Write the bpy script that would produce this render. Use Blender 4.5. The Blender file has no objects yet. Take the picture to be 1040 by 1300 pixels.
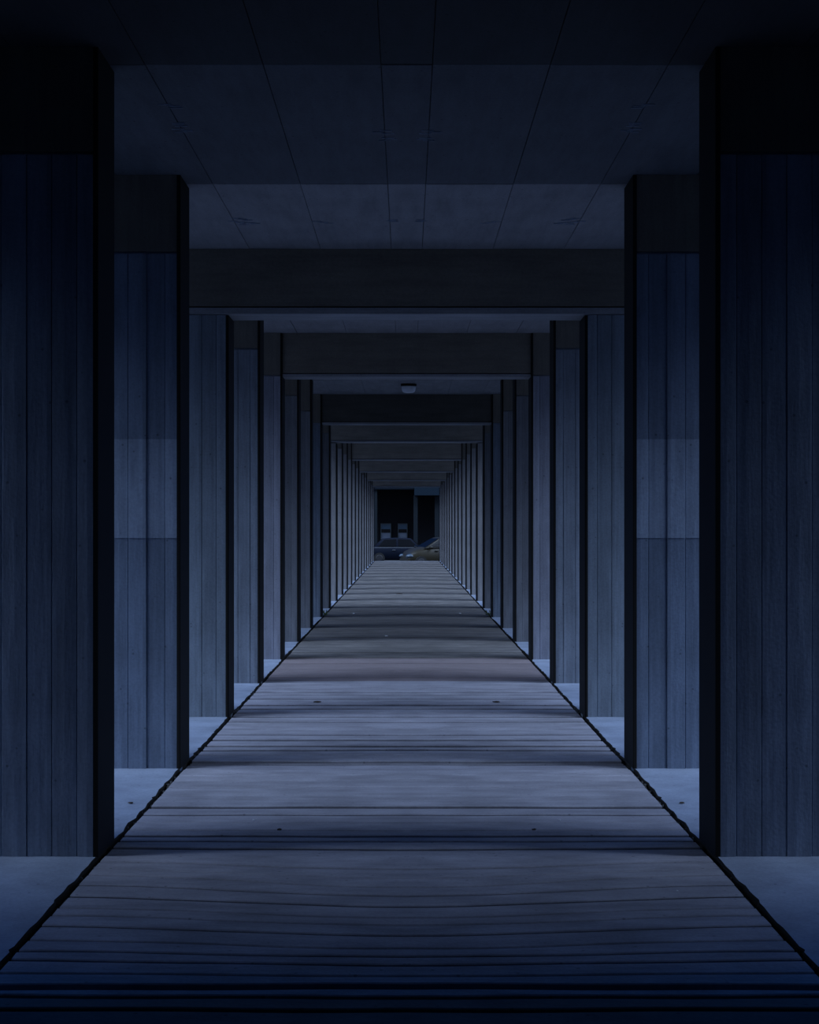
import bpy, bmesh, math, random
from mathutils import Vector, Matrix
random.seed(7)
S = bpy.context.scene
COL = S.collection
H = 1.55            # eye height above the walkway
W = 1.4527          # half width of the walkway
ZC = 3.797          # ceiling height
ZJ = 3.30           # joint between fin shaft and cap
TH = 0.36           # fin thickness
NF = 22
FW = 0.80           # fin width (outwards)

SKY_MAIN, SKY_BLUE = 15.8, 1.05
def rear(n): return 2615*(.00268+.00092*n+.000005*n*n)
END = rear(NF-1)+0.15

# ------------------------------------------------------------------ materials
def new_mat(name):
    m = bpy.data.materials.new(name); m.use_nodes = True
    nt = m.node_tree
    return m, nt, nt.nodes['Principled BSDF']
def N(nt, t, **kw):
    n = nt.nodes.new(t)
    for k, v in kw.items():
        if k == 'inp':
            for a, b in v.items(): n.inputs[a].default_value = b
        else: setattr(n, k, v)
    return n
def L(nt, a, b): nt.links.new(a, b)
def math_node(nt, op, a, b=None):
    n = N(nt, 'ShaderNodeMath', operation=op)
    for i, v in enumerate((a, b)):
        if v is None: continue
        if isinstance(v, (int, float)): n.inputs[i].default_value = v
        else: L(nt, v, n.inputs[i])
    return n.outputs[0]
def sym_coords(nt, scale=(1,1,1), world=False):
    """object or world position with |x| so that both sides of the walkway carry the same marks"""
    if world:
        g = N(nt, 'ShaderNodeNewGeometry').outputs['Position']
    else:
        g = N(nt, 'ShaderNodeTexCoord').outputs['Object']
    s = N(nt, 'ShaderNodeSeparateXYZ'); L(nt, g, s.inputs[0])
    c = N(nt, 'ShaderNodeCombineXYZ')
    L(nt, math_node(nt, 'MULTIPLY', math_node(nt, 'ABSOLUTE', s.outputs[0]), scale[0]), c.inputs[0])
    L(nt, math_node(nt, 'MULTIPLY', s.outputs[1], scale[1]), c.inputs[1])
    L(nt, math_node(nt, 'MULTIPLY', s.outputs[2], scale[2]), c.inputs[2])
    return c.outputs[0], s
def ramp(nt, fac, stops):
    r = N(nt, 'ShaderNodeValToRGB')
    el = r.color_ramp.elements
    while len(el) < len(stops): el.new(.5)
    for e, (p, c) in zip(el, stops):
        e.position = p; e.color = (c[0], c[1], c[2], 1) if not isinstance(c, (int, float)) else (c, c, c, 1)
    L(nt, fac, r.inputs[0]); return r.outputs[0]
def mix(nt, mode, fac, a, b):
    m = N(nt, 'ShaderNodeMix', data_type='RGBA', blend_type=mode)
    if isinstance(fac, (int, float)): m.inputs['Factor'].default_value = fac
    else: L(nt, fac, m.inputs['Factor'])
    for k, v in (('A', a), ('B', b)):
        sock = [i for i in m.inputs if i.name == k and i.type == 'RGBA'][0]
        if isinstance(v, tuple): sock.default_value = (*v, 1)
        else: L(nt, v, sock)
    return [o for o in m.outputs if o.type == 'RGBA'][0]

def concrete(name, col, world=False, streak=(6, 6, .6), rough=.8, board=None, pock=True, contrast=.25, tint=False, bump=.35, spec=.3):
    m, nt, b = new_mat(name)
    v, sep = sym_coords(nt, (1, 1, 1), world)
    v2, _ = sym_coords(nt, streak, world)
    n1 = N(nt, 'ShaderNodeTexNoise', inp={'Scale': 2.2, 'Detail': 6, 'Roughness': .6}); L(nt, v, n1.inputs['Vector'])
    n2 = N(nt, 'ShaderNodeTexNoise', inp={'Scale': 2.5, 'Detail': 5, 'Roughness': .65}); L(nt, v2, n2.inputs['Vector'])
    n3 = N(nt, 'ShaderNodeTexNoise', inp={'Scale': 60, 'Detail': 3}); L(nt, v, n3.inputs['Vector'])
    c = mix(nt, 'MULTIPLY', 1, ramp(nt, n1.outputs[0], [(.3, 1-contrast), (.7, 1+0*contrast)]), col)
    c = mix(nt, 'MULTIPLY', 1, ramp(nt, n2.outputs[0], [(.32, 1-contrast*1.2), (.62, 1)]), c)
    c = mix(nt, 'MULTIPLY', 1, ramp(nt, n3.outputs[0], [(.3, .86), (.65, 1)]), c)
    if board:
        q = math_node(nt, 'FLOOR', math_node(nt, 'DIVIDE', math_node(nt, 'ABSOLUTE', sep.outputs[0]), board))
        wn = N(nt, 'ShaderNodeTexWhiteNoise', noise_dimensions='1D'); L(nt, q, wn.inputs['W'])
        c = mix(nt, 'MULTIPLY', 1, ramp(nt, wn.outputs[0], [(0, .80), (1, 1)]), c)
    if tint:
        oi = N(nt, 'ShaderNodeObjectInfo')
        c = mix(nt, 'MULTIPLY', 1, oi.outputs['Color'], c)
    if pock:
        vo = N(nt, 'ShaderNodeTexVoronoi', inp={'Scale': 11.0, 'Randomness': 1}); L(nt, v, vo.inputs['Vector'])
        pk = ramp(nt, vo.outputs['Distance'], [(.05, .45), (.10, 1)])
        c = mix(nt, 'MULTIPLY', .8, c, pk)
    L(nt, c, b.inputs['Base Color'])
    b.inputs['Roughness'].default_value = rough
    b.inputs['Specular IOR Level'].default_value = spec
    bp = N(nt, 'ShaderNodeBump', inp={'Strength': bump, 'Distance': .01})
    L(nt, math_node(nt, 'ADD', n2.outputs[0], math_node(nt, 'MULTIPLY', n3.outputs[0], .35)), bp.inputs['Height'])
    L(nt, bp.outputs[0], b.inputs['Normal'])
    return m
def plain(name, col, rough=.6, metal=0, noise=.15, spec=.5, scale=8):
    m, nt, b = new_mat(name)
    t = N(nt, 'ShaderNodeTexCoord')
    n = N(nt, 'ShaderNodeTexNoise', inp={'Scale': scale, 'Detail': 4}); L(nt, t.outputs['Object'], n.inputs['Vector'])
    c = mix(nt, 'MULTIPLY', 1, ramp(nt, n.outputs[0], [(.3, 1-noise), (.7, 1)]), col)
    L(nt, c, b.inputs['Base Color'])
    b.inputs['Roughness'].default_value = rough; b.inputs['Metallic'].default_value = metal
    b.inputs['Specular IOR Level'].default_value = spec
    return m

M = {}
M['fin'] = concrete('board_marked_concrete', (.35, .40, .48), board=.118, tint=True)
M['patch'] = concrete('pale_concrete', (.40, .48, .62), board=.118)
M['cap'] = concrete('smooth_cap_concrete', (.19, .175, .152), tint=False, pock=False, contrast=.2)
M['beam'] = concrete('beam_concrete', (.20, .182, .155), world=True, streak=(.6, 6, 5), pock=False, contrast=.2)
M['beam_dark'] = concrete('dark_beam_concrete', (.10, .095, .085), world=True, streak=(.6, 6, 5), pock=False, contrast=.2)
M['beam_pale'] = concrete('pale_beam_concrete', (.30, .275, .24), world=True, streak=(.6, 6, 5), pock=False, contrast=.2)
M['flange'] = concrete('pale_ledge_concrete', (.30, .31, .34), world=True, streak=(.6, 6, 5), pock=False, contrast=.2)
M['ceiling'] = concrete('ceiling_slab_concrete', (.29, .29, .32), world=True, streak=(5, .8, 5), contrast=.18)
M['ceiling_deep_shade'] = concrete('deep_shade_ceiling_concrete', (.05, .055, .065), world=True, streak=(5, .8, 5), contrast=.18)  # nearest bays: the near darkness is painted into the colour
M['ceiling_half_shade'] = concrete('half_shade_ceiling_concrete', (.115, .125, .15), world=True, streak=(5, .8, 5), contrast=.18)  # next bay: a lighter step of the same painted darkness
M['deck'] = concrete('worn_plank_deck', (.45, .44, .50), world=True, streak=(.8, 3.2, 1), contrast=.30, rough=.62, spec=.45, bump=.5)
M['slab'] = concrete('side_slab_concrete', (.38, .44, .56), world=True, streak=(1, 1, 1), contrast=.25, rough=.7)
M['edge'] = plain('end_shade_and_dark_trim', (.013, .012, .011), rough=.8, spec=.2)  # paints shade on the fin ends; also plain dark trim
M['dark'] = plain('dark_joint', (.02, .02, .022), rough=.95, spec=.05)
M['soil_gap_shade'] = plain('soil_and_gap_shade', (.03, .028, .025), rough=.95, spec=.1)
M['asphalt'] = plain('asphalt', (.06, .062, .068), rough=.9, spec=.2)
M['wall'] = concrete('plain_wall_concrete', (.22, .22, .23), world=True, pock=False)
M['rubble'] = plain('grey_rubble', (.06, .06, .06), rough=.9, scale=40)
M['paper'] = plain('white_paper', (.85, .87, .9), rough=.7)
M['leaf'] = plain('dry_leaf', (.05, .035, .025), rough=.8)
M['weed'] = plain('weed_green', (.10, .13, .05), rough=.7)

# ------------------------------------------------------------------ object helpers
def link_bm(name, bm, mat, parent=None, smooth=False):
    me = bpy.data.meshes.new(name)
    bmesh.ops.recalc_face_normals(bm, faces=bm.faces)
    bm.to_mesh(me); bm.free()
    me.materials.append(mat)
    if smooth:
        for p in me.polygons: p.use_smooth = True
    o = bpy.data.objects.new(name, me); COL.objects.link(o)
    if parent: o.parent = parent
    return o
def box(bm, x0, x1, y0, y1, z0, z1, rot=None):
    vs = [bm.verts.new((x, y, z)) for z in (z0, z1) for y in (y0, y1) for x in (x0, x1)]
    for f in ((0,1,3,2), (4,6,7,5), (0,4,5,1), (2,3,7,6), (0,2,6,4), (1,5,7,3)):
        bm.faces.new([vs[i] for i in f])
    return vs
def prism(bm, poly, z0, z1):
    a = [bm.verts.new((x, y, z0)) for x, y in poly]
    b = [bm.verts.new((x, y, z1)) for x, y in poly]
    n = len(poly)
    bm.faces.new(a[::-1]); bm.faces.new(b)
    for i in range(n): bm.faces.new((a[i], a[(i+1) % n], b[(i+1) % n], b[i]))
def empty(name, loc, rz=0):
    o = bpy.data.objects.new(name, None); COL.objects.link(o)
    o.location = loc; o.rotation_euler = (0, 0, rz); o.empty_display_size = .3
    return o
def tag(o, label, cat, group=None):
    o['label'] = label; o['category'] = cat
    if group: o['group'] = group
    return o
def struct(o): o['kind'] = 'structure'; return o

ORD = ['nearest', 'second', 'third', 'fourth', 'fifth', 'sixth', 'seventh', 'eighth', 'ninth', 'tenth', 'eleventh', 'twelfth',
       'thirteenth', 'fourteenth', 'fifteenth', 'sixteenth', 'seventeenth', 'eighteenth', 'nineteenth', 'twentieth',
       'twenty-first', 'farthest']

# ------------------------------------------------------------------ fins
def board_profile(sgn, seed):
    """front and rear outlines of a board-marked fin, local x outwards from the inner edge"""
    r = random.Random(seed)
    bw = .118
    def side(first):
        pts = []; x = 0.0; k = 0
        w = bw*first
        while x < FW-1e-6:
            x2 = min(FW, x+w); w = bw
            d = r.uniform(-.004, .006)
            g = .0035
            pts += [(x+g, d), ((x+x2)/2, d-r.uniform(0, .002)), (x2-g, d+r.uniform(-.002, .002))]
            if x2 < FW: pts += [(x2, .009)]
            x = x2
        return pts
    front = [(sgn*x, d) for x, d in side(.8)]
    back = [(sgn*x, TH-d) for x, d in side(.6)]
    return front, back
def shaft_mesh(sgn, seed):
    f, b = board_profile(sgn, seed)
    poly = f+b[::-1]
    bm = bmesh.new()
    nz = 14
    rings = []
    for k in range(nz+1):
        z = -.12+(ZJ-.008+.12)*k/nz
        rings.append([bm.verts.new((x, y, z)) for x, y in poly])
    n = len(poly)
    bm.faces.new(rings[0][::-1]); bm.faces.new(rings[-1])
    for a, c in zip(rings, rings[1:]):
        for i in range(n): bm.faces.new((a[i], a[(i+1) % n], c[(i+1) % n], c[i]))
    # core that closes the joint up to the cap
    box(bm, *sorted((sgn*.02, sgn*(FW-.02))), .02, TH-.02, ZJ-.02, ZJ+.012)
    return bm, f
GF = {-1: 'concrete fins along the left side', 1: 'concrete fins along the right side'}
proto = {}
NV = 4
def make_fin(sgn, v):
    r = empty('concrete_fin', (0, 0, 0))
    bm, f = shaft_mesh(sgn, 100+v)
    link_bm('shaft', bm, M['fin'], r)
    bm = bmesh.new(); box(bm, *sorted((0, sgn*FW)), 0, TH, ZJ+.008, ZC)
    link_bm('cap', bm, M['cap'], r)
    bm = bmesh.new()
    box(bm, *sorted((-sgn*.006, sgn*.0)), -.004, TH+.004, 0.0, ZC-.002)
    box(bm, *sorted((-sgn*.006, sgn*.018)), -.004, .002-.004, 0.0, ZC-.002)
    link_bm('edge_shade_strip', bm, M['edge'], r)  # near-black strip paints the shade on the fin's inner end
    return r, f
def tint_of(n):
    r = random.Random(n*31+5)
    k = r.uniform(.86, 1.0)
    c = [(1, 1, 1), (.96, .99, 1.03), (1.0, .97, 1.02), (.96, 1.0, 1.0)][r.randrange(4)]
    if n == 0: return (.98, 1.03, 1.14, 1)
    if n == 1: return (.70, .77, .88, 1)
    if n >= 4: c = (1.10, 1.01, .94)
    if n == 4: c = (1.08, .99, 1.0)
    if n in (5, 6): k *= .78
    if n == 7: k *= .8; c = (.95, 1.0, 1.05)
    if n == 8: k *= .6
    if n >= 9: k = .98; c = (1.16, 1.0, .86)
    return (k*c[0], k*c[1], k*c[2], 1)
def children(o): return [c for c in bpy.data.objects if c.parent == o]
for sgn, side in ((-1, 'left'), (1, 'right')):
    for v in range(NV):
        proto[(sgn, v)] = make_fin(sgn, v)
    used = set()
    for n in range(NF):
        v = n % NV
        src, prof = proto[(sgn, v)]
        if v in used:
            fin = src.copy(); COL.objects.link(fin)
            kids = []
            for c in children(src):
                if c.name.startswith('pale_patch'): continue
                d = c.copy(); COL.objects.link(d); d.parent = fin; kids.append(d)
        else:
            fin = src; kids = children(src); used.add(v)
        fin.location = (sgn*W, rear(n)-TH, 0)
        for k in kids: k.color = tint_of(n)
        where = ('%s board-marked concrete fin in the row along the %s side' % (ORD[n], side))
        if n == 0: where = 'nearest and widest board-marked concrete fin, cut by the %s edge of the picture' % side
        elif n == 1: where = 'second concrete fin on the %s, with a paler rectangular patch at eye level' % side
        elif n == NF-1: where = 'farthest concrete fin on the %s, beside the open end facing the cars' % side
        elif n > 1: where = '%s board-marked concrete fin from the near end of the %s row' % (ORD[n], side)
        tag(fin, where, 'concrete fin', GF[sgn])
        if n == 1:
            # paler patch: thin coat that follows the boards
            bm = bmesh.new()
            pts = [(x, y) for x, y in prof if abs(x) > .003]
            fr = [(x, y-.004) for x, y in pts]; bk = [(x, y+.001) for x, y in pts]
            prism(bm, fr+bk[::-1], 1.474, 2.106)
            p = link_bm('pale_patch', bm, M['patch'], fin)
            p['label'] = 'paler band across the fin'

# ------------------------------------------------------------------ beams
def make_beam(n, wide):
    hw = 2.2 if wide else W-.008
    y = rear(n)-TH
    r = empty('cross_beam', (0, y, 3.27))
    bm = bmesh.new(); y0 = -.02 if wide else .03
    box(bm, -hw, hw, y0, TH-.03, .062, ZC-3.27+.0)
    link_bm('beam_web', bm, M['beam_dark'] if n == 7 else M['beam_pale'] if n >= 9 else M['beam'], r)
    bm = bmesh.new(); box(bm, -hw+.002, hw-.002, y0+.03, TH-.03, .05, .062)
    link_bm('shadow_joint', bm, M['dark'], r)
    bm = bmesh.new(); box(bm, -hw, hw, y0-.005, TH-.02, (0 if n == 2 else .02), .05)
    link_bm('bottom_ledge', bm, M['flange'], r)
    return r
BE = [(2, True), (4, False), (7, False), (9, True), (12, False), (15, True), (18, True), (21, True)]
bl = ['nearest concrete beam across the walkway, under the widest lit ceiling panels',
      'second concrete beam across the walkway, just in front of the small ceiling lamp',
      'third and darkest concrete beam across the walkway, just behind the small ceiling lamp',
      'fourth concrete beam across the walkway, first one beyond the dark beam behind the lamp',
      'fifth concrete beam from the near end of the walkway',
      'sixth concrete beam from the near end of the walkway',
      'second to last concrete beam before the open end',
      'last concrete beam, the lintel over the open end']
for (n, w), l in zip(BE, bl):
    b = tag(make_beam(n, w), l, 'concrete beam', 'beams across the walkway')

# fins are carried to the ceiling by caps; where a wide beam passes, the cap is cut back behind the beam
wide_n = {n for n, w in BE if w}
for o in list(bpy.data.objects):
    if o.name.startswith('edge_shade_strip') and o.parent and any(abs(o.parent.location.y-(rear(n)-TH)) < .01 for n in wide_n):
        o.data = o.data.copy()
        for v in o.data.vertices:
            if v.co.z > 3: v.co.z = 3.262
    if o.name.startswith('shaft') and o.parent and any(abs(o.parent.location.y-(rear(n)-TH)) < .01 for n in wide_n):
        o.data = o.data.copy()
        for v in o.data.vertices:
            if v.co.z > 3.25: v.co.z = 3.265
    if o.name.startswith('cap') and o.parent:
        y = o.parent.location.y
        if any(abs(y-(rear(n)-TH)) < .01 for n in wide_n):
            bpy.data.objects.remove(o)

# ------------------------------------------------------------------ floor: planked deck
def D(y): return 1800*H/(y-668)
def sm(t): t = max(0, min(1, t)); return t*t*(3-2*t)
joints = []      # (distance at the edge, distance at the centre, gap)
for ye, yc, g in [(1279, 1281, .016), (1263, 1264, .02), (1253, 1252, .03), (1236, 1240, .004), (1220, 1226, .018), (1208.5, 1216, .016), (1193, 1204, .014), (1176, 1188, .004),
                  (1162, 1174.6, .015), (1152, 1164.6, .016), (1137.7, 1150, .012), (1124, 1138, .005), (1111, 1127, .009), (1104, 1116, .005), (1095, 1104.6, .010), (1087, 1092, .004),
                  (1077, 1078.5, .016), (1068, 1068.5, .030), (1061, 1061.5, .012), (1054, 1055, .012), (1044, 1045, .006),
                  (1034.6, 1034.6, .012), (1025, 1024.5, .045), (1015, 1014, .006), (1010, 1009, .008), (1000, 999, .010), (992, 991, .012),
                  (985, 984, .006), (978, 978, .008)]:
    joints.append((D(ye), D(yc), g*1.5))
d = D(972)
r = random.Random(3)
firear = [rear(n) for n in range(0, NF)]
k = 1
while d < END-.3:
    nf = [q for q in firear if q > d-.05]
    tgt = nf[0]-.12 if nf else END
    if tgt <= d: tgt = nf[1]-.12 if len(nf) > 1 else END
    m = max(2, int(round((tgt-d)/.24)))
    step = (tgt-d)/m
    for i in range(1, m):
        q = d+step*i+r.uniform(-.25, .25)*step
        joints.append((q, q+r.uniform(-.03, .03), r.choice((.02, .03, .045, .06) if d < 14 else (.006, .01, .016, .02))*(1+d/30)))
    joints.append((tgt, tgt, .06)); d = tgt
joints.sort(key=lambda j: j[0])
bounds = [(-4.0, -4.0, .01)] + [(y, y, .014) for y in (-3.2, -2.4, -1.6, -.8, -.2, .4, 1.0, 1.5, 2.0, 2.45, 2.9, 3.3, 3.6, 3.9, 4.2)] + joints + [(END, END, .01)]
NX = 24
bm = bmesh.new()
xs = [-(W-.038)+2*(W-.038)*i/NX for i in range(NX+1)]
def yat(b, x, j):
    t = sm(1-abs(x)/(W*1.0))
    return b[0]+(b[1]-b[0])*t + .004*math.sin(7*abs(x)+j*2.1)*min(1, b[2]/.012)
for j, (a, b) in enumerate(zip(bounds, bounds[1:])):
    ym = (a[0]+b[0])/2; mi = 3 if ym < 4.72 else 0 if ym < firear[3]-.1 else 1 if ym < firear[4]-.1 else 3 if firear[5] < ym < firear[8]-.1 else 2  # nearest planks take the darkest tone as painted-in shade
    zt = r.uniform(-.004, .004)
    tl = r.uniform(-.003, .003)
    rows = []
    for x in xs:
        ya = yat(a, x, j)+a[2]/2; yb = yat(b, x, j+1)-b[2]/2
        if yb-ya < .01: yb = ya+.01
        e = min(.006, (yb-ya)*.3)
        rows.append([bm.verts.new((x, ya, -.04)), bm.verts.new((x, ya, zt-.004)), bm.verts.new((x, ya+e, zt)),
                     bm.verts.new((x, yb-e, zt+tl)), bm.verts.new((x, yb, zt+tl-.004)), bm.verts.new((x, yb, -.04))])
    for p, q in zip(rows, rows[1:]):
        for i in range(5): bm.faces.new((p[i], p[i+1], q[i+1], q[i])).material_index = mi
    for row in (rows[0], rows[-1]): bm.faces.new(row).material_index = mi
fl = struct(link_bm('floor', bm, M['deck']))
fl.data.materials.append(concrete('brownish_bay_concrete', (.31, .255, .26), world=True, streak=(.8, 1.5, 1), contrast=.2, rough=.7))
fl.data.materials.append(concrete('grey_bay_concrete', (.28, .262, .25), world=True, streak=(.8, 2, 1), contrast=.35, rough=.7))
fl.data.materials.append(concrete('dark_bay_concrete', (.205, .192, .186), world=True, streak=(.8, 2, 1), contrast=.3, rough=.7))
bm = bmesh.new(); box(bm, -W-.08, W+.08, -4.0, END, -.20, -.036)
struct(link_bm('floor', bm, M['soil_gap_shade']))

# side slabs (jagged inner edge towards the gap)
for sgn in (-1, 1):
    bm = bmesh.new(); r2 = random.Random(11)
    y = -4.0; inner = []
    while y < END:
        j = r2.gauss(0, .005)
        inner.append((y, W-.006+j+.005*math.sin(y*2.3))); y += r2.uniform(.03, .12) if y < 22 else .6
    inner.append((END, W+.012))
    for (ya, xa), (yb, xb) in zip(inner, inner[1:]):
        vs = [bm.verts.new(c) for c in ((sgn*xa, ya, -.15), (sgn*xb, yb, -.15), (sgn*xb, yb, -.006), (sgn*xa, ya, -.006),
                                         (sgn*(xa+.006), ya, 0), (sgn*(xb+.006), yb, 0), (sgn*3.6, yb, 0), (sgn*3.6, ya, 0), (sgn*3.6, ya, -.15), (sgn*3.6, yb, -.15))]
        e1 = bm.faces.new((vs[0], vs[1], vs[2], vs[3])); e2 = bm.faces.new((vs[3], vs[2], vs[5], vs[4])); e1.material_index = e2.material_index = 1; bm.faces.new((vs[4], vs[5], vs[6], vs[7])); bm.faces.new((vs[7], vs[6], vs[9], vs[8]))
    bmesh.ops.remove_doubles(bm, verts=bm.verts, dist=1e-5)
    so = struct(link_bm('floor', bm, M['slab'])); so.data.materials.append(M['soil_gap_shade'])  # slab faces in the gap coloured dark as shade in the slot
# rubble that fills the gap in places
for sgn, side in ((-1, 'left'), (1, 'right')):
    bm = bmesh.new(); r2 = random.Random(5)
    for i in range(260):
        y = r2.choice((r2.uniform(4.8, 20), r2.uniform(11.9, 13.9), r2.uniform(6.8, 10)))
        if any(rear(n)-TH-.03 < y < rear(n)+.03 for n in range(NF)): continue
        x = sgn*(W-.02+r2.uniform(-.022, .022)); s = r2.uniform(.003, .012)
        mt = Matrix.Translation((x, y, -.028+s*.5+r2.uniform(0, .012))) @ Matrix.Rotation(r2.uniform(0, 3), 4, (r2.random(), r2.random(), .3)) @ Matrix.Diagonal((s, s*r2.uniform(.7, 1.8), s*.7, 1))
        bmesh.ops.create_icosphere(bm, subdivisions=1, radius=1, matrix=mt)
    o = link_bm('rubble', bm, M['rubble'])
    tag(o, 'loose grit and crumbs lying in the dark gap along the %s edge of the planks' % side, 'rubble', 'grit in the floor gaps'); o['kind'] = 'stuff'

# ------------------------------------------------------------------ ceiling
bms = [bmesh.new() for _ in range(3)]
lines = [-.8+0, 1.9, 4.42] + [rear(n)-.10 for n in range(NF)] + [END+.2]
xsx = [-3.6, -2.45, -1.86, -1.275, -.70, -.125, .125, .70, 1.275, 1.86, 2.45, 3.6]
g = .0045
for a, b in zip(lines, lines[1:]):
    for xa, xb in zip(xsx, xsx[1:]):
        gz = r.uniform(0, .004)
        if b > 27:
            xa, xb = max(-3.0, xa), min(3.0, xb)  # unseen overhang cut back to let light onto far fin tops
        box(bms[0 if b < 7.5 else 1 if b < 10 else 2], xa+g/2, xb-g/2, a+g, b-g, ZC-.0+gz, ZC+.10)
for bm, mt in zip(bms, ('ceiling_deep_shade', 'ceiling_half_shade', 'ceiling')): struct(link_bm('ceiling', bm, M[mt]))
bm = bmesh.new(); box(bm, -3.6, 3.6, -4, 26.5, ZC+.03, ZC+.40); box(bm, -3.0, 3.0, 26.5, END+.2, ZC+.03, ZC+.40)
box(bm, -4.1, -3.6, 2, 13, ZC, ZC+.40); box(bm, 3.6, 4.1, 2, 13, ZC, ZC+.40); box(bm, -5.2, -3.6, 17.5, 26, ZC+.03, ZC+.40); box(bm, 3.6, 5.2, 17.5, 26, ZC+.03, ZC+.40)  # unseen overhangs past the fins, added to shade chosen bays
struct(link_bm('ceiling', bm, M['wall']))  # includes the added unseen overhangs
bm = bmesh.new()
for sgn in (-1, 1):
    for y, x in [(7.55, 1.25), (7.9, 1.26), (8.02, 1.29), (8.05, .12), (8.2, .12), (10.35, 1.21), (10.45, 1.24), (10.5, 1.17), (10.4, .12), (10.45, .62)]:
        for q in range(3):
            xx = sgn*(x+random.Random(int(y*100)+q).uniform(-.05, .05)); yy = y+.03*q
            box(bm, xx-.035, xx+.035, yy, yy+.006, ZC-.002, ZC+.003)
o = struct(link_bm('ceiling', bm, M['patch']))

# ------------------------------------------------------------------ unseen walls added to darken the near end
for sgn, side in ((-1, 'left'), (1, 'right')):
    bm = bmesh.new(); box(bm, *sorted((sgn*(W+.02), sgn*3.6)), -4, 4.2, -.1, 6); box(bm, *sorted((sgn*3.6, sgn*7.8)), -4, 5.0, -.1, 7)  # side and flank walls added out of view to cut light near the camera
    struct(link_bm('wall_'+side, bm, M['wall']))  # added walls, out of view
    bm = bmesh.new(); box(bm, *sorted((sgn*(W+.02), sgn*(W+FW))), rear(-1)-TH, rear(-1), 0, ZC)  # unseen fin just before the nearest one, as a plain block
    struct(link_bm('wall_'+side, bm, M['wall']))  # unseen fin block
bm = bmesh.new(); box(bm, -3.6, 3.6, -4.2, -4, -.1, ZC)
struct(link_bm('wall_back', bm, M['wall']))

# ------------------------------------------------------------------ ceiling lamp
lamp = empty('ceiling_lamp', (.03, 22.4, ZC))
def ring_loft(bm, secs, n=32):
    rs = []
    for z, a, b in secs:
        rs.append([bm.verts.new((a*math.cos(2*math.pi*i/n), b*math.sin(2*math.pi*i/n), z)) for i in range(n)])
    for p, q in zip(rs, rs[1:]):
        for i in range(n): bm.faces.new((p[i], p[(i+1) % n], q[(i+1) % n], q[i]))
    bm.faces.new(rs[0]); bm.faces.new(rs[-1][::-1])
bm = bmesh.new(); ring_loft(bm, [(0, .125, .10), (-.03, .125, .10), (-.035, .12, .095)])
link_bm('base_plate', bm, M['edge'], lamp)
bm = bmesh.new(); ring_loft(bm, [(-.03, .112, .088), (-.06, .112, .088), (-.10, .106, .082), (-.125, .095, .07), (-.138, .07, .05), (-.142, .03, .02)])
link_bm('diffuser', bm, plain('opal_glass', (.75, .78, .85), rough=.35), lamp, smooth=True)
bm = bmesh.new(); ring_loft(bm, [(-.028, .118, .094), (-.043, .118, .094)])
link_bm('rim', bm, plain('grey_lamp_rim', (.2, .2, .21), rough=.5), lamp, smooth=False)
tag(lamp, 'small round white ceiling lamp between the second and third beams', 'ceiling lamp')

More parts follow.
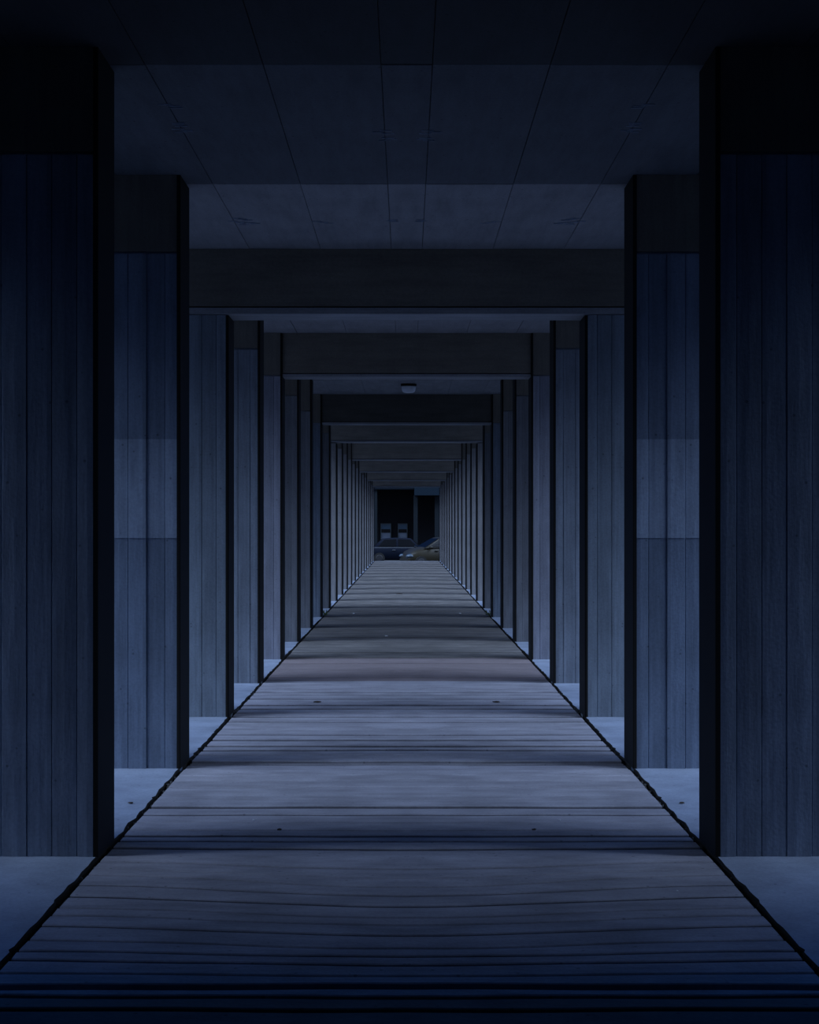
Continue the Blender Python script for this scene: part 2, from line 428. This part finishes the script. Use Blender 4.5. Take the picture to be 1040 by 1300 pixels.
# ------------------------------------------------------------------ litter
def blob(name, loc, s, mat, seed, flat=.4, sub=2):
    bm = bmesh.new(); bmesh.ops.create_icosphere(bm, subdivisions=sub, radius=1)
    r3 = random.Random(seed)
    for v in bm.verts:
        k = r3.uniform(.65, 1.15); v.co = Vector((v.co.x*s[0]*k, v.co.y*s[1]*k, max(-.6, v.co.z)*s[2]*k))
    zmin = min(v.co.z for v in bm.verts)
    for v in bm.verts: v.co.z -= zmin
    o = link_bm(name, bm, mat); o.location = loc; return o
def fx(px, py): d = D(py); return ((px-516.5)/1800*d, d)
for px, py, nm, s, mat, lab, cat in [
    (418, 768, 'paper_cup_scrap', (.05, .04, .035), 'paper', 'crumpled white paper scrap at the foot of the ninth fin on the left', 'paper scrap'),
    (615, 768, 'paper_cup_scrap', (.05, .04, .035), 'paper', 'crumpled white paper scrap at the foot of the ninth fin on the right', 'paper scrap'),
    (449, 779.5, 'paper_scrap', (.02, .016, .012), 'paper', 'tiny white paper scrap on the planks left of centre, far down the walkway', 'paper scrap'),
    (584, 779.5, 'paper_scrap', (.02, .016, .012), 'paper', 'tiny white paper scrap on the planks right of centre, far down the walkway', 'paper scrap'),
    (491, 808, 'paper_scrap', (.025, .012, .008), 'paper', 'small flat white scrap on the planks just left of centre', 'paper scrap'),
    (322, 1042, 'paper_scrap', (.006, .005, .004), 'paper', 'pale speck on the near planks left of centre', 'paper scrap'),
    (711, 1042, 'paper_scrap', (.006, .005, .004), 'paper', 'pale speck on the near planks right of centre', 'paper scrap'),
    (173, 1132, 'paper_scrap', (.005, .004, .003), 'paper', 'pale speck on the nearest planks at the left', 'paper scrap'),
    (860, 1132, 'paper_scrap', (.005, .004, .003), 'paper', 'pale speck on the nearest planks at the right', 'paper scrap'),
    (181, 975, 'paper_scrap', (.018, .014, .006), 'paper', 'pale scrap on the side slab at the foot of the second fin on the left', 'paper scrap'),
    (852, 975, 'paper_scrap', (.018, .014, .006), 'paper', 'pale scrap on the side slab at the foot of the second fin on the right', 'paper scrap'),
    (355, 1054.5, 'dry_leaf', (.014, .012, .006), 'leaf', 'dark dry leaf on the near planks left of centre', 'dry leaf'),
    (678, 1054.5, 'dry_leaf', (.014, .012, .006), 'leaf', 'dark dry leaf on the near planks right of centre', 'dry leaf'),
    (403, 892, 'dry_leaf', (.035, .02, .008), 'leaf', 'dark dry leaf on the planks level with the third fin on the left', 'dry leaf'),
    (630, 892, 'dry_leaf', (.035, .02, .008), 'leaf', 'dark dry leaf on the planks level with the third fin on the right', 'dry leaf'),
    (507, 754.5, 'dry_leaf', (.08, .05, .012), 'leaf', 'dark dry leaf in the middle of the planks, far down the walkway', 'dry leaf'),
    (166, 1020.5, 'dry_leaf', (.016, .012, .006), 'leaf', 'dark dry leaf on the side slab between the first two fins on the left', 'dry leaf'),
    (866, 1020.5, 'dry_leaf', (.016, .012, .006), 'leaf', 'dark dry leaf on the side slab between the first two fins on the right', 'dry leaf')]:
    x, y = fx(px, py)
    tag(blob(nm if nm != 'paper_cup_scrap' else 'paper_scrap', (x, y, .002), s, M[mat], int(px), sub=2), lab, cat)
for sgn, side in ((-1, 'left'), (1, 'right')):
    r4 = random.Random(9); bm = bmesh.new()
    for i in range(26):
        a = r4.uniform(0, 6.28); l = r4.uniform(.06, .15); o_ = Vector((r4.uniform(-.03, .03), r4.uniform(-.09, .09), 0))
        dv = Vector((math.cos(a), math.sin(a), 0)); side_v = Vector((-dv.y, dv.x, 0))*.006
        p1 = o_+dv*l*.35+Vector((0, 0, l*.7)); p2 = o_+dv*l*.8+Vector((0, 0, l*.85))
        a0 = bm.verts.new(o_-side_v); a1 = bm.verts.new(o_+side_v); b0 = bm.verts.new(p1-side_v*1.4); b1 = bm.verts.new(p1+side_v*1.4); c0 = bm.verts.new(p2)
        bm.faces.new((a0, a1, b1, b0)); bm.faces.new((b0, b1, c0))
    o = link_bm('weed_tuft', bm, M['weed']); o.location = (sgn*(W-.03), rear(7)+.25, -.03)
    tag(o, 'small weed tuft growing in the gap behind the eighth fin on the %s' % side, 'weed')

# ------------------------------------------------------------------ street beyond the open end
ZS = -.57
bm = bmesh.new(); box(bm, -60, 60, END, 130, ZS-.2, ZS)
struct(link_bm('floor', bm, M['asphalt']))
bm = bmesh.new()
for sgn in (-1, 1): box(bm, *sorted((sgn*3.6, sgn*60)), -30, END, -.5, -.12)
struct(link_bm('floor', bm, plain('outside_paving', (.055, .06, .07), rough=.9)))
bm = bmesh.new(); box(bm, -60, 60, END-.12, END, ZS-.1, -.2); struct(link_bm('floor', bm, M['slab']))

# building opposite
B = empty('dark_building', (0, 95, ZS))
facade = plain('near_black_facade', (.012, .013, .016), rough=.95, spec=.05)  # even near-black base colour
bluepaint = plain('blue_fascia_paint', (.006, .018, .032), rough=.7, spec=.2)
bm = bmesh.new(); box(bm, -24, 24, 0, 8, 0, 11); link_bm('facade', bm, facade, B)
bm = bmesh.new(); box(bm, -24, .5, -1.6, -.02, 4.55, 4.95); link_bm('canopy', bm, plain('navy_canopy', (.003, .008, .016), rough=.8, spec=.2), B)
bm = bmesh.new(); box(bm, .5, 24, -1.9, -.02, 4.15, 4.75); link_bm('canopy', bm, bluepaint, B)['label'] = 'brighter blue lower canopy on the right'
pm = plain('dim_pillar_paint', (.010, .016, .022), rough=.8, spec=.2)
for x0, x1 in ((.45, .72), (1.85, 2.25), (-2.3, -1.95), (4.6, 5.0), (-5.2, -4.8)):
    bm = bmesh.new(); box(bm, x0, x1, -1.5, -1.15, 0, 4.15 if x0 > 0 else 4.55)
    box(bm, x0-.05, x1+.05, -1.55, -1.10, 0, .18)
    link_bm('pillar', bm, pm, B)
wf = plain('pale_window_frame', (.05, .07, .085), rough=.6)
wp = plain('window_pane', (.04, .09, .15), rough=.4)
wl = plain('pale_lower_panel', (.15, .19, .26), rough=.5)
for x0, x1 in ((-1.75, -1.05), (-.60, .05)):
    f = None
    bm = bmesh.new()
    z0, z1 = .95, 2.3
    for a in ((x0, x1, z1-.06, z1), (x0, x1, z0, z0+.06), (x0, x0+.05, z0+.06, z1-.06), (x1-.05, x1, z0+.06, z1-.06)):
        box(bm, a[0], a[1], -.10, .02, a[2], a[3])
    f = link_bm('window', bm, wf, B)
    bm = bmesh.new(); box(bm, x0+.05, x1-.05, -.04, -.01, 1.92, z1-.06); link_bm('pane', bm, wp, f)
    bm = bmesh.new(); box(bm, x0+.05, x1-.05, -.07, -.01, 1.68, 1.92); link_bm('rail', bm, M['dark'], f)
    bm = bmesh.new(); box(bm, x0+.05, x1-.05, -.05, -.01, z0+.06, 1.68); link_bm('panel', bm, wl, f)
tag(B, 'unlit dark building across the street with two pale windows and a blue canopy', 'building')

# cars
glass = plain('dark_car_glass', (.002, .003, .005), rough=.3, spec=.2)
tyre = plain('tyre_rubber', (.015, .015, .015), rough=.9)
rim = plain('wheel_rim', (.03, .03, .035), rough=.6, metal=.3)
trim = plain('chrome_trim', (.25, .27, .30), rough=.35, metal=.5)
lampg = plain('headlamp_glass', (.06, .09, .12), rough=.45, spec=.8)
def make_car(name, paint, st, gh, wheels, trimcol, hw=.87):
    """st: stations (x, half-width factor, bottom z, shoulder z, top z); gh: greenhouse outline base/top points front to rear"""
    root = empty(name, (0, 0, 0))
    bm = bmesh.new(); rs = []
    for x, k, zb, zs, zt in st:
        w = hw*k
        half = [(0, zb), (w*.88, zb), (w*.97, zb+.10), (w, (zb+zs)/2), (w*.985, zs-.04), (w*.93, zs+.01), (w*.72, zt-.015), (0, zt)]
        ring = half+[(-a, b) for a, b in half[-2:0:-1]]
        rs.append([bm.verts.new((x, a, b)) for a, b in ring])
    n = len(rs[0])
    for p, q in zip(rs, rs[1:]):
        for i in range(n): bm.faces.new((p[i], p[(i+1) % n], q[(i+1) % n], q[i]))
    bm.faces.new(rs[0]); bm.faces.new(rs[-1][::-1])
    body = link_bm('body', bm, paint, root, smooth=True)
    # greenhouse (cabin shell) with pillars
    (fb, ft, rt, rb, zb, zt) = gh
    wb, wt = hw*.93, hw*.68
    bm = bmesh.new()
    def pt(t, u, s, inset=0):      # t 0..1 front->rear, u 0..1 base->roof
        xb = fb+(rb-fb)*t; xt = ft+(rt-ft)*t
        bulge = .04*math.sin(math.pi*t)*(u)
        return Vector((xb+(xt-xb)*u, s*(wb+(wt-wb)*u+.03*math.sin(math.pi*u)-inset), zb+(zt-zb)*u+bulge))
    T = [i/8 for i in range(9)]; U = [i/4 for i in range(5)]
    g_ = {}
    for s in (-1, 1):
        for i, t in enumerate(T):
            for j, u in enumerate(U): g_[s, i, j] = bm.verts.new(pt(t, u, s))
        for i in range(8):
            for j in range(4): bm.faces.new((g_[s, i, j], g_[s, i+1, j], g_[s, i+1, j+1], g_[s, i, j+1]))
    for i in range(8): bm.faces.new((g_[-1, i, 4], g_[-1, i+1, 4], g_[1, i+1, 4], g_[1, i, 4]))
    for i in (0, 8):
        for j in range(4): bm.faces.new((g_[-1, i, j], g_[1, i, j], g_[1, i, j+1], g_[-1, i, j+1]))
    link_bm('cabin', bm, paint, root, smooth=False)
    def panel(nm, quad, mat, parent=root, off=Vector((0, 0, 0)), th=.03):
        bm = bmesh.new(); nn = (quad[1]-quad[0]).cross(quad[3]-quad[0]).normalized()
        a = [bm.verts.new(q+nn*th) for q in quad]; b = [bm.verts.new(q-nn*th) for q in quad]
        bm.faces.new(a); bm.faces.new(b[::-1])
        for i in range(4): bm.faces.new((a[i], b[i], b[(i+1) % 4], a[(i+1) % 4]))
        return link_bm(nm, bm, mat, parent)
    for s in (-1, 1):
        for t0, t1 in ((.05, .46), (.50, .90)):
            ua, ub = .12, .84
            panel('side_window', [pt(t0+.01, ua, s), pt(t1, ua, s), pt(t1, ub, s), pt(t0+.02, ub, s)], glass)
    def ends(t, sg):
        ua, ub = .08, .9
        a0, a1, b0, b1 = pt(t, ua, -1, .09), pt(t, ua, 1, .09), pt(t, ub, 1, .09), pt(t, ub, -1, .09)
        return [a0, a1, b0, b1]
    panel('windscreen', ends(0, 1), glass)
    panel('rear_window', ends(1, -1), glass)
    for s in (-1, 1):
        bm = bmesh.new(); box(bm, rb+.1, fb-.05, *sorted((s*(wb-.02), s*(wb+.025))), zb-.005, zb+.03)
        link_bm('belt_trim', bm, trimcol, root)
        for xd in (gh[0]-.62, (fb+rb)/2-.15):
            bm = bmesh.new(); box(bm, xd-.09, xd+.09, *sorted((s*(hw-.02), s*(hw+.03))), zb-.14, zb-.11)
            link_bm('door_handle', bm, trimcol, root)
        bm = bmesh.new(); bmesh.ops.create_uvsphere(bm, u_segments=14, v_segments=8, radius=1, matrix=Matrix.Translation((fb-.32, s*(hw+.09), zb+.06)) @ Matrix.Diagonal((.07, .11, .07, 1)))
        link_bm('wing_mirror', bm, paint, root, smooth=True)
        fx_ = st[-1][0]
        bm = bmesh.new(); bmesh.ops.create_uvsphere(bm, u_segments=16, v_segments=10, radius=1, matrix=Matrix.Translation((fx_-.16, s*hw*.66, st[-2][3]-.10)) @ Matrix.Diagonal((.26, .22, .11, 1)))
        link_bm('headlamp', bm, lampg, root, smooth=True)
        for x in wheels:
            bm = bmesh.new(); bmesh.ops.create_cone(bm, segments=28, radius1=.31, radius2=.31, depth=.2, cap_ends=True, matrix=Matrix.Translation((x, s*(hw-.09), .31)) @ Matrix.Rotation(math.pi/2, 4, 'X'))
            w = link_bm('wheel', bm, tyre, root)
            bm = bmesh.new(); bmesh.ops.create_cone(bm, segments=20, radius1=.2, radius2=.17, depth=.03, cap_ends=True, matrix=Matrix.Translation((x, s*(hw+.018), .31)) @ Matrix.Rotation(-s*math.pi/2, 4, 'X'))
            link_bm('wheel_rim', bm, rim, w)
    xf = st[-1][0]
    bm = bmesh.new(); box(bm, xf-.12, xf+.03, -hw*.80, hw*.80, .30, .48); link_bm('front_bumper', bm, paint, root)
    xr = st[0][0]
    bm = bmesh.new(); box(bm, xr-.03, xr+.12, -hw*.82, hw*.82, .32, .52); link_bm('rear_bumper', bm, paint, root)
    return root
navy = plain('navy_car_paint', (.002, .005, .014), rough=.4, spec=.2, noise=.05)
gold = plain('dull_gold_car_paint', (.024, .019, .009), rough=.45, spec=.35, noise=.05)
st = [(-2.2, .80, .35, .72, .80), (-2.1, .92, .25, .84, .92), (-1.6, 1, .2, .90, .95), (-.6, 1, .19, .90, .94), (.4, 1, .19, .89, .94),
      (1.0, 1, .19, .87, .95), (1.6, .97, .21, .78, .88), (2.05, .90, .25, .66, .76), (2.2, .80, .34, .56, .62)]
car1 = make_car('car', navy, st, (1.0, .42, -1.15, -1.75, .90, 1.42), (-1.35, 1.35), trim)
car1.location = (-.2, 81, ZS)
tag(car1, 'dark blue car parked side-on beyond the end of the walkway', 'car', None)
st = [(-1.7, .82, .35, .85, .95), (-1.6, .94, .25, .98, 1.02), (-1.1, 1, .2, 1.0, 1.05), (-.3, 1, .19, .99, 1.05), (.5, 1, .19, .97, 1.06),
      (.85, 1, .19, .93, 1.08), (1.2, .97, .21, .85, 1.00), (1.55, .90, .25, .72, .86), (1.72, .78, .34, .55, .62)]
car2 = make_car('car', gold, st, (.92, .0, -1.2, -1.6, 1.0, 1.53), (-1.1, 1.12), M['edge'])
car2.location = (1.52, 72, ZS); car2.rotation_euler = (0, 0, math.radians(180+18))
tag(car2, 'dull gold car with its nose to the left, overlapping the blue one', 'car', None)

# ------------------------------------------------------------------ sky: low dusk light from both sides
w = bpy.data.worlds.new('World'); S.world = w; w.use_nodes = True
nt = w.node_tree; bg = nt.nodes['Background']
tc = N(nt, 'ShaderNodeTexCoord'); sp = N(nt, 'ShaderNodeSeparateXYZ'); L(nt, tc.outputs['Generated'], sp.inputs[0])
az = math_node(nt, 'ADD', math_node(nt, 'MULTIPLY', sp.outputs[1], .5), .5)
up = math_node(nt, 'ADD', math_node(nt, 'MULTIPLY', sp.outputs[2], .5), .5)
# sky shaped for the light: bright lobe over the flanks, deep blue elsewhere
main = mix(nt, 'MULTIPLY', 1, ramp(nt, az, [(.22, 0), (.34, (.52, .69, 1.0)), (.44, (.52, .69, 1.0)), (.53, 0)]),
           ramp(nt, up, [(.65, 0), (.76, 1), (.89, 1), (.95, 0)]))
blue = mix(nt, 'MULTIPLY', 1, ramp(nt, az, [(0, (.26, .33, .5)), (.48, (.22, .31, .56)), (.66, (.04, .24, .90)), (.85, (.015, .19, .90)), (1, (.005, .01, .03))]),
           ramp(nt, up, [(.49, .4), (.56, 1), (.8, .7), (1, .3)]))
bg.inputs['Strength'].default_value = SKY_MAIN
L(nt, main, bg.inputs['Color'])
bg2 = N(nt, 'ShaderNodeBackground'); L(nt, blue, bg2.inputs['Color']); bg2.inputs['Strength'].default_value = SKY_BLUE
ad = N(nt, 'ShaderNodeAddShader'); L(nt, bg.outputs[0], ad.inputs[0]); L(nt, bg2.outputs[0], ad.inputs[1])
L(nt, ad.outputs[0], nt.nodes['World Output'].inputs['Surface'])

# ------------------------------------------------------------------ camera
cam = bpy.data.cameras.new('camera'); co = bpy.data.objects.new('camera', cam); COL.objects.link(co)
co.location = (0, 0, H); co.rotation_euler = (math.pi/2, 0, 0)
cam.sensor_fit = 'VERTICAL'; cam.sensor_height = 36; cam.lens = 36*1800/1300
cam.shift_x = 3.5/1300; cam.shift_y = 18/1300
cam.clip_start = .05; cam.clip_end = 400
S.camera = co
S.view_settings.view_transform = 'Standard'; S.view_settings.look = 'None'
S.view_settings.gamma = 1; S.view_settings.use_curve_mapping = False
S.view_settings.exposure = -0.08
